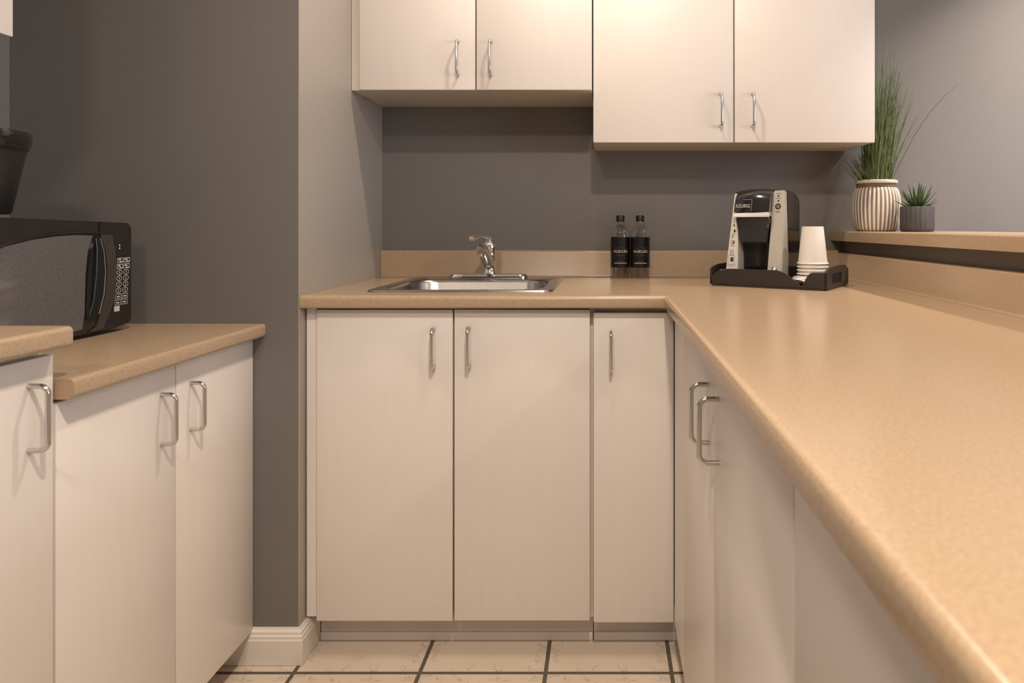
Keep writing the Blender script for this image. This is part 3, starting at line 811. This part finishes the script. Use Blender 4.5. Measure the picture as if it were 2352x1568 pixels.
# name badge on the head: a dark plate with pale letters
def on_head(bm, s0, z0, off):
    """flat (x,y) artwork placed on the leaning front of the head"""
    ang = math.atan2(0.030, 0.009)
    for v in bm.verts:
        u = (s0 + v.co.x - 0.0245) / 0.1055
        yy = 0.013 + 0.3 * (z0 + v.co.y - 0.206) - 0.006 * math.sin(PI * min(1, max(0, u)))
        v.co = Vector((s0 + v.co.x, yy - off - v.co.z, z0 + v.co.y))
b = text_bm('KEURIG', 0.0150, extrude=0.0003)
for v in b.verts: v.co.x *= 0.88
on_head(b, 0.0525, 0.2235, 0.0012); obj('lettering', b, M['print'], hd, local=True)
b = BM(); box(b, (-0.0008, -0.014, 0), (0.0008, 0.020, 0.0004)); box(b, (-0.028, 0.0185, 0), (0.0, 0.0200, 0.0004)); on_head(b, 0.0790, 0.2230, 0.0012); obj('badge_border', b, M['printdim'], hd, local=True)
# printing on the right panel
def on_panel(bm, left, right, zlo=0.0, zhi=0.268, lean=0.048, off=0.0007):
    """artwork x = fraction-free offset from panel centreline, y = height"""
    for v in bm.verts:
        z = v.co.y; f = z / zhi
        c0 = (left[0] + right[0]) / 2; c1 = (left[1] + right[1]) / 2
        v.co = Vector((c0 + (c1 - c0) * f + v.co.x, lean * f - off - v.co.z * 0.5, z))
def disc(bm, x, y, r, r2=0.0, n=20):
    for k in range(n):
        a0, a1 = 2 * PI * k / n, 2 * PI * (k + 1) / n
        if r2 > 0: bm.faces.new([bm.verts.new((x + q * math.cos(a), y + q * math.sin(a), 0)) for q, a in ((r2, a0), (r, a0), (r, a1), (r2, a1))])
        else: bm.faces.new([bm.verts.new(p) for p in ((x, y, 0), (x + r * math.cos(a0), y + r * math.sin(a0), 0), (x + r * math.cos(a1), y + r * math.sin(a1), 0))])
def rect2(bm, x0, y0, x1, y1): bm.faces.new([bm.verts.new(p) for p in ((x0, y0, 0), (x1, y0, 0), (x1, y1, 0), (x0, y1, 0))])
b = BM(); disc(b, 0, 0.252, 0.0026); disc(b, 0, 0.238, 0.0026); disc(b, 0, 0.222, 0.0085, 0.0045); disc(b, 0, 0.222, 0.0025)
for y in (0.2585, 0.2445): 
    for k in range(5): rect2(b, -0.007 + k * 0.003, y, -0.005 + k * 0.003, y + 0.0012)
for k in range(4): rect2(b, -0.006 + k * 0.0032, 0.2060, -0.0036 + k * 0.0032, 0.2080)
on_panel(b, (0.126, 0.131), (W_, 0.164)); obj('controls', b, M['ink'], rp, local=True)
b = BM()
for k in range(24):
    a0, a1 = 2 * PI * k / 24, 2 * PI * (k + 1) / 24
    b.faces.new([b.verts.new((0.0 + q * math.cos(a), 0.046 + q * math.sin(a), h)) for q, a, h in ((0.005, a0, 0.003), (0.0078, a0, 0.0), (0.0078, a1, 0.0), (0.005, a1, 0.003))])
disc(b, 0, 0.046, 0.0045)
on_panel(b, (0.126, 0.131), (W_, 0.164), off=0.001); obj('power_button', b, M['chrome'], rp, local=True)
# pictograms down the left panel
random.seed(3)
for y, w, h in ((0.168, 0.0030, 0.007), (0.150, 0.0050, 0.008), (0.118, 0.0035, 0.006), (0.069, 0, 0)):
    b = BM()
    for k in range(5 if w else 0):
        x = random.uniform(-w, w * 0.4); yy = y + random.uniform(-h, h) * 0.5
        rect2(b, x, yy, x + w * 0.9, yy + h * 0.35)
    if not w: rect2(b, -0.0055, 0.063, 0.0035, 0.075)
    on_panel(b, (0.000, 0.013), (0.041, 0.0245), zhi=0.262, lean=0.046); obj('pictogram', b, M['ink'], lp, local=True)
b = BM()
for z0, z1, w in ((0.132, 0.146, 0.006), (0.108, 0.128, 0.007), (0.082, 0.100, 0.008)):
    for k in range(4): 
        zz = z0 + (z1 - z0) * k / 4; rect2(b, -w + 0.003 * random.random(), zz, w - 0.005 * random.random(), zz + 0.0012)
    rect2(b, -w, z0, -w + 0.0012, z1)
rect2(b, -0.012, 0.060, -0.011, 0.080); rect2(b, -0.012, 0.080, 0.006, 0.0808); rect2(b, 0.006, 0.060, 0.007, 0.0808)
rect2(b, -0.013, 0.055, 0.010, 0.0558); rect2(b, -0.013, 0.051, 0.010, 0.0518)
on_panel(b, (0.000, 0.013), (0.041, 0.0245), zhi=0.262, lean=0.046); obj('fine_print', b, M['inkgrey'], lp, local=True)

# ------------------------------------------------------------------ clear packet and stacked paper cups
cc = tray_pt(0.2745, 0.085, 0)
pk = BM()
random.seed(11)
n, m_ = 22, 12
grid = []
for j in range(m_ + 1):
    row = []
    for i in range(n):
        a = 2 * PI * i / n; ph = -PI / 2 + PI * j / m_
        rr = math.cos(ph) ** 0.55 if math.cos(ph) > 0 else 0
        wob = 1 + 0.12 * random.uniform(-1, 1)
        row.append(pk.verts.new((0.052 * rr * math.cos(a) * wob, 0.074 * rr * math.sin(a) * wob, 0.0150 + 0.0145 * math.sin(ph) * (1 if abs(ph) > 1.2 else random.uniform(0.8, 1.0)))))
    grid.append(row)
for j in range(m_):
    for i in range(n): pk.faces.new((grid[j][i], grid[j][(i + 1) % n], grid[j + 1][(i + 1) % n], grid[j + 1][i]))
bmesh.ops.remove_doubles(pk, verts=pk.verts, dist=0.0004)
o = obj('cup_wrapper', pk, M['film'])
o.location = tray_pt(0.2690, 0.086, 0.0065); o.rotation_euler = (0, 0, AT)
tag(o, 'crinkled clear plastic wrapper lying in the tray under the paper cups', 'wrapper')
cupz = ZC + 0.0005 + 0.0065 + 0.0300
labels = ['bottom white paper cup of the upturned stack of four', 'second white paper cup from the bottom of the upturned stack',
          'third white paper cup from the bottom of the upturned stack', 'topmost white paper cup of the upturned stack, its whole side showing']
base = None
for k in range(4):
    if base is None:
        base = thing('paper_cup', labels[0], 'cup', (cc.x, cc.y, cupz), 0, 'upturned stack of paper cups')
        b = BM()
        lathe(b, [(0.0400, 0.004), (0.0292, 0.1055), (0, 0.1055)], n=40)
        lathe(b, [(0, 0.1045), (0.0284, 0.1045), (0.0394, 0.003)], n=40)
        obj('cup_wall', b, M['cup'], base, 30, local=True)
        b = BM(); tr = [(0.0414 + 0.0021 * math.cos(2 * PI * q / 8), 0.0022 + 0.0021 * math.sin(2 * PI * q / 8)) for q in range(9)]
        lathe(b, tr, n=40); obj('rolled_rim', b, M['cup'], base, 60, local=True)
        c_ = base
    else:
        c_ = copy_tree(base)
    c_.location = (cc.x, cc.y, cupz + k * 0.0098); c_['label'] = labels[k]

# ------------------------------------------------------------------ plants on the ledge
ZLg = 1.0700
px, py = 0.8800, 2.262
pt = thing('potted_grass', 'tall artificial grass in a white ribbed pot on the ledge', 'plant', (px, py, ZLg))
NR = 34
ribf = lambda a, z: 1 + (0.018 * math.cos(NR * a) if 0.006 < z < 0.139 else 0)
b = BM()
lathe(b, [(0, 0), (0.058, 0), (0.0625, 0.004), (0.066, 0.010), (0.0705, 0.035), (0.0735, 0.065), (0.0735, 0.090), (0.0715, 0.112), (0.0675, 0.129), (0.0625, 0.1385), (0.0585, 0.142), (0.0585, 0.150), (0.052, 0.150), (0.052, 0.10), (0, 0.10)], n=NR * 8, rfun=ribf)
obj('pot', b, M['ribbed'], pt, 50, local=True)
b = BM(); lathe(b, [(0.0588, 0.1535), (0.0635, 0.1540), (0.0655, 0.158), (0.0645, 0.163), (0.060, 0.165), (0.0545, 0.163), (0.0525, 0.1505), (0.0588, 0.1505)], n=48); obj('pot_rim', b, M['potlip'], pt, 50, local=True)
b = BM()
for k in range(5): lathe(b, [(0.0595 + 0.0019 * math.cos(2 * PI * q / 6), 0.1425 + k * 0.0024 + 0.0015 * math.sin(2 * PI * q / 6)) for q in range(7)], n=40)
obj('twine', b, M['twine'], pt, 60, local=True)
b = BM(); lathe(b, [(0.0515, 0.13), (0.03, 0.1345), (0, 0.136)], n=24); obj('soil', b, M['soil'], pt, 60, local=True)
b = BM(); random.seed(21)
def blade(b, base, az, lean, h, w, curve, n=7):
    prev = None; d = Vector((math.cos(az), math.sin(az), 0)); sdir = Vector((-math.sin(az), math.cos(az), 0))
    sdir = (sdir + Vector((0.7, 0, 0)) * (1 if sdir.x >= 0 else -1)).normalized()
    pts = []
    for i in range(n + 1):
        u = i / n
        p = Vector(base) + d * (lean * u + curve * u * u) + Vector((0, 0, h * u * (1 - 0.10 * u * abs(curve) * 8)))
        pts.append(p)
    for i, p in enumerate(pts):
        u = i / n; ww = w * (1 - u ** 1.8) + 0.00025
        cur = [b.verts.new(p - sdir * ww), b.verts.new(p + sdir * ww)]
        if prev: b.faces.new((prev[0], prev[1], cur[1], cur[0]))
        prev = cur
    return pts
count = 0
def ok_blade(base, az, lean, h, curve):
    for i in range(0, 11):
        u = i / 10
        q = Vector(base) + Vector((math.cos(az), math.sin(az), 0)) * (lean * u + curve * u * u) + Vector((0, 0, h * u))
        wx, wy, wz = q.x + px, q.y + py, q.z + ZLg
        if wy > YB - 0.006: return False
        if wz > 1.325 and wx < 0.834: return False
    return True
while count < 330:
    r0 = 0.044 * math.sqrt(random.random()); a0 = random.uniform(0, 2 * PI)
    az = random.uniform(0, 2 * PI)
    if random.random() < 0.25: az = random.uniform(-0.6, 0.6)
    bs = (r0 * math.cos(a0), r0 * math.sin(a0), 0.130)
    h = random.choice([random.uniform(0.18, 0.32), random.uniform(0.28, 0.43), random.uniform(0.28, 0.43)]) + (0.09 if random.random() < 0.08 else 0)
    lean = random.uniform(0.0, 0.080); curve = random.uniform(0.0, 0.055)
    if not ok_blade(bs, az, lean, h, curve): 
        h = random.uniform(0.07, 0.19)
        if not ok_blade(bs, az, lean * 1.3, h, curve): continue
    blade(b, bs, az, lean, h, random.uniform(0.0008, 0.0019), curve); count += 1
random.seed(4)
k = 0
while k < 55:
    az = random.uniform(2.5, 3.8); h = random.uniform(0.09, 0.185); lean = random.uniform(0.02, 0.085); cv = random.uniform(0, 0.03)
    r0 = 0.044 * math.sqrt(random.random()); a0 = random.uniform(PI / 2, 1.5 * PI)
    bs = (r0 * math.cos(a0), r0 * math.sin(a0), 0.130)
    if ok_blade(bs, az, lean, h, cv): blade(b, bs, az, lean, h, random.uniform(0.001, 0.0019), cv); k += 1
obj('grass_blades', b, M['grass'], pt, local=True)
b = BM(); tube(b, [(0.03, 0, 0.13), (0.075, 0.0, 0.215), (0.125, 0.004, 0.31), (0.175, 0.006, 0.385), (0.225, 0.008, 0.44), (0.272, 0.010, 0.480)], [0.0010, 0.0010, 0.0010, 0.0009, 0.0008, 0.0006], 6); obj('dry_stem', b, M['drygrass'], pt, 60, local=True, label='one long dry brown stem arching out to the side')

sx, sy = 0.9628, 2.150
st = thing('potted_succulent', 'small spiky succulent in a charcoal fluted pot on the ledge', 'plant', (sx, sy, ZLg))
NF = 22
b = BM(); lathe(b, [(0, 0), (0.045, 0), (0.0475, 0.003), (0.0490, 0.010), (0.0490, 0.0745), (0.0475, 0.077), (0.043, 0.077), (0.043, 0.06), (0, 0.06)], n=NF * 8, rfun=lambda a, z: 1 + (0.028 * abs(math.cos(NF * a / 2)) - 0.014 if 0.002 < z else 0))
obj('pot', b, M['charcoal'], st, 50, local=True)
b = BM(); lathe(b, [(0.0425, 0.066), (0.02, 0.070), (0, 0.071)], n=24); obj('soil', b, M['soil'], st, 60, local=True)
b = BM(); random.seed(5)
def leaf(b, az, el, L, w):
    d = Vector((math.cos(az) * math.cos(el), math.sin(az) * math.cos(el), math.sin(el)))
    side = Vector((-math.sin(az), math.cos(az), 0)); up = side.cross(d) * -1
    if up.z < 0: up = -up
    prof = [(0, 0.45), (0.2, 0.85), (0.45, 1.0), (0.7, 0.7), (0.88, 0.35), (1.0, 0.02)]
    prev = None; org = Vector((math.cos(az) * 0.006, math.sin(az) * 0.006, 0.066))
    for u, k in prof:
        p = org + d * L * u + Vector((0, 0, 0.006 * u * u))
        cur = [b.verts.new(p + side * w * k + up * w * 0.3 * k), b.verts.new(p - up * w * 0.35 * k), b.verts.new(p - side * w * k + up * w * 0.3 * k), b.verts.new(p + up * w * 0.1 * k)]
        if prev:
            for q in range(4): b.faces.new((prev[q], prev[(q + 1) % 4], cur[(q + 1) % 4], cur[q]))
        prev = cur
    b.faces.new(prev)
for ringi, (cnt, el, L) in enumerate(((9, 0.45, 0.066), (9, 0.75, 0.074), (8, 1.05, 0.078), (5, 1.33, 0.078))):
    for k in range(cnt):
        leaf(b, 2 * PI * (k + 0.5 * (ringi % 2)) / cnt + random.uniform(-0.15, 0.15), el + random.uniform(-0.1, 0.1), L * random.uniform(0.9, 1.08), 0.0052)
obj('leaves', b, M['succulent'], st, 60, local=True)

# ------------------------------------------------------------------ lights
def area(name, loc, size, power, col, rot=(0, 0, 0), sy=None, shape='DISK', spread=180):
    l = bpy.data.lights.new(name, 'AREA'); l.shape = shape; l.size = size
    if sy: l.size_y = sy
    l.energy = power; l.color = col; l.spread = R(spread)
    o = bpy.data.objects.new(name, l); C.objects.link(o); o.location = loc; o.rotation_euler = rot
    return o
WARM = (1.0, 0.835, 0.675)
area('ceiling_spot_sink', (-0.03, 1.69, ZT - 0.012), 0.07, 10.8, WARM)
area('ceiling_spot_kitchen', (0.05, 0.25, ZT - 0.012), 0.10, 27, WARM)
area('rear_fill_light', (-0.42, -0.85, ZT - 0.012), 0.40, 24, (1.0, 0.84, 0.68))  # unseen fill lamp, placed and widened to brighten the doors facing left
area('ceiling_spot_room', (1.62, 1.90, ZT - 0.012), 0.14, 22, WARM, spread=100)
area('ceiling_spot_room_rear', (2.0, -0.4, ZT - 0.012), 0.14, 14, WARM)
area('daylight_window', (XR - 0.005, (WY0 + WY1) / 2, (WZ0 + WZ1) / 2), WZ1 - WZ0 - 0.1, 50, (0.80, 0.88, 1.0), (0, PI / 2, 0), WY1 - WY0 - 0.1, 'RECTANGLE')

w = bpy.data.worlds.new('World'); bpy.context.scene.world = w; w.use_nodes = True
bg = w.node_tree.nodes['Background']; bg.inputs['Color'].default_value = (0.75, 0.85, 1.0, 1); bg.inputs['Strength'].default_value = 1.0

# ------------------------------------------------------------------ camera
cam = bpy.data.cameras.new('camera'); cam.sensor_width = 36; cam.sensor_fit = 'HORIZONTAL'
cam.lens = F / 2352 * 36
cam.shift_x = (1176 - 1390) / 2352
cam.shift_y = -(784 - 519) / 2352
cam.clip_start = 0.02
cam.dof.use_dof = True; cam.dof.focus_distance = 1.9; cam.dof.aperture_fstop = 7.0
co = bpy.data.objects.new('camera', cam); C.objects.link(co)
co.location = (0, 0, H); co.rotation_euler = (PI / 2, 0, 0)
sc = bpy.context.scene
sc.camera = co
sc.view_settings.view_transform = 'Standard'
sc.view_settings.look = 'None'
sc.view_settings.exposure = 0.15
sc.cycles.use_denoising = True
sc.cycles.max_bounces = 10
sc.cycles.diffuse_bounces = 4
sc.cycles.adaptive_threshold = 0.015
sc.cycles.caustics_reflective = False
sc.cycles.caustics_refractive = False
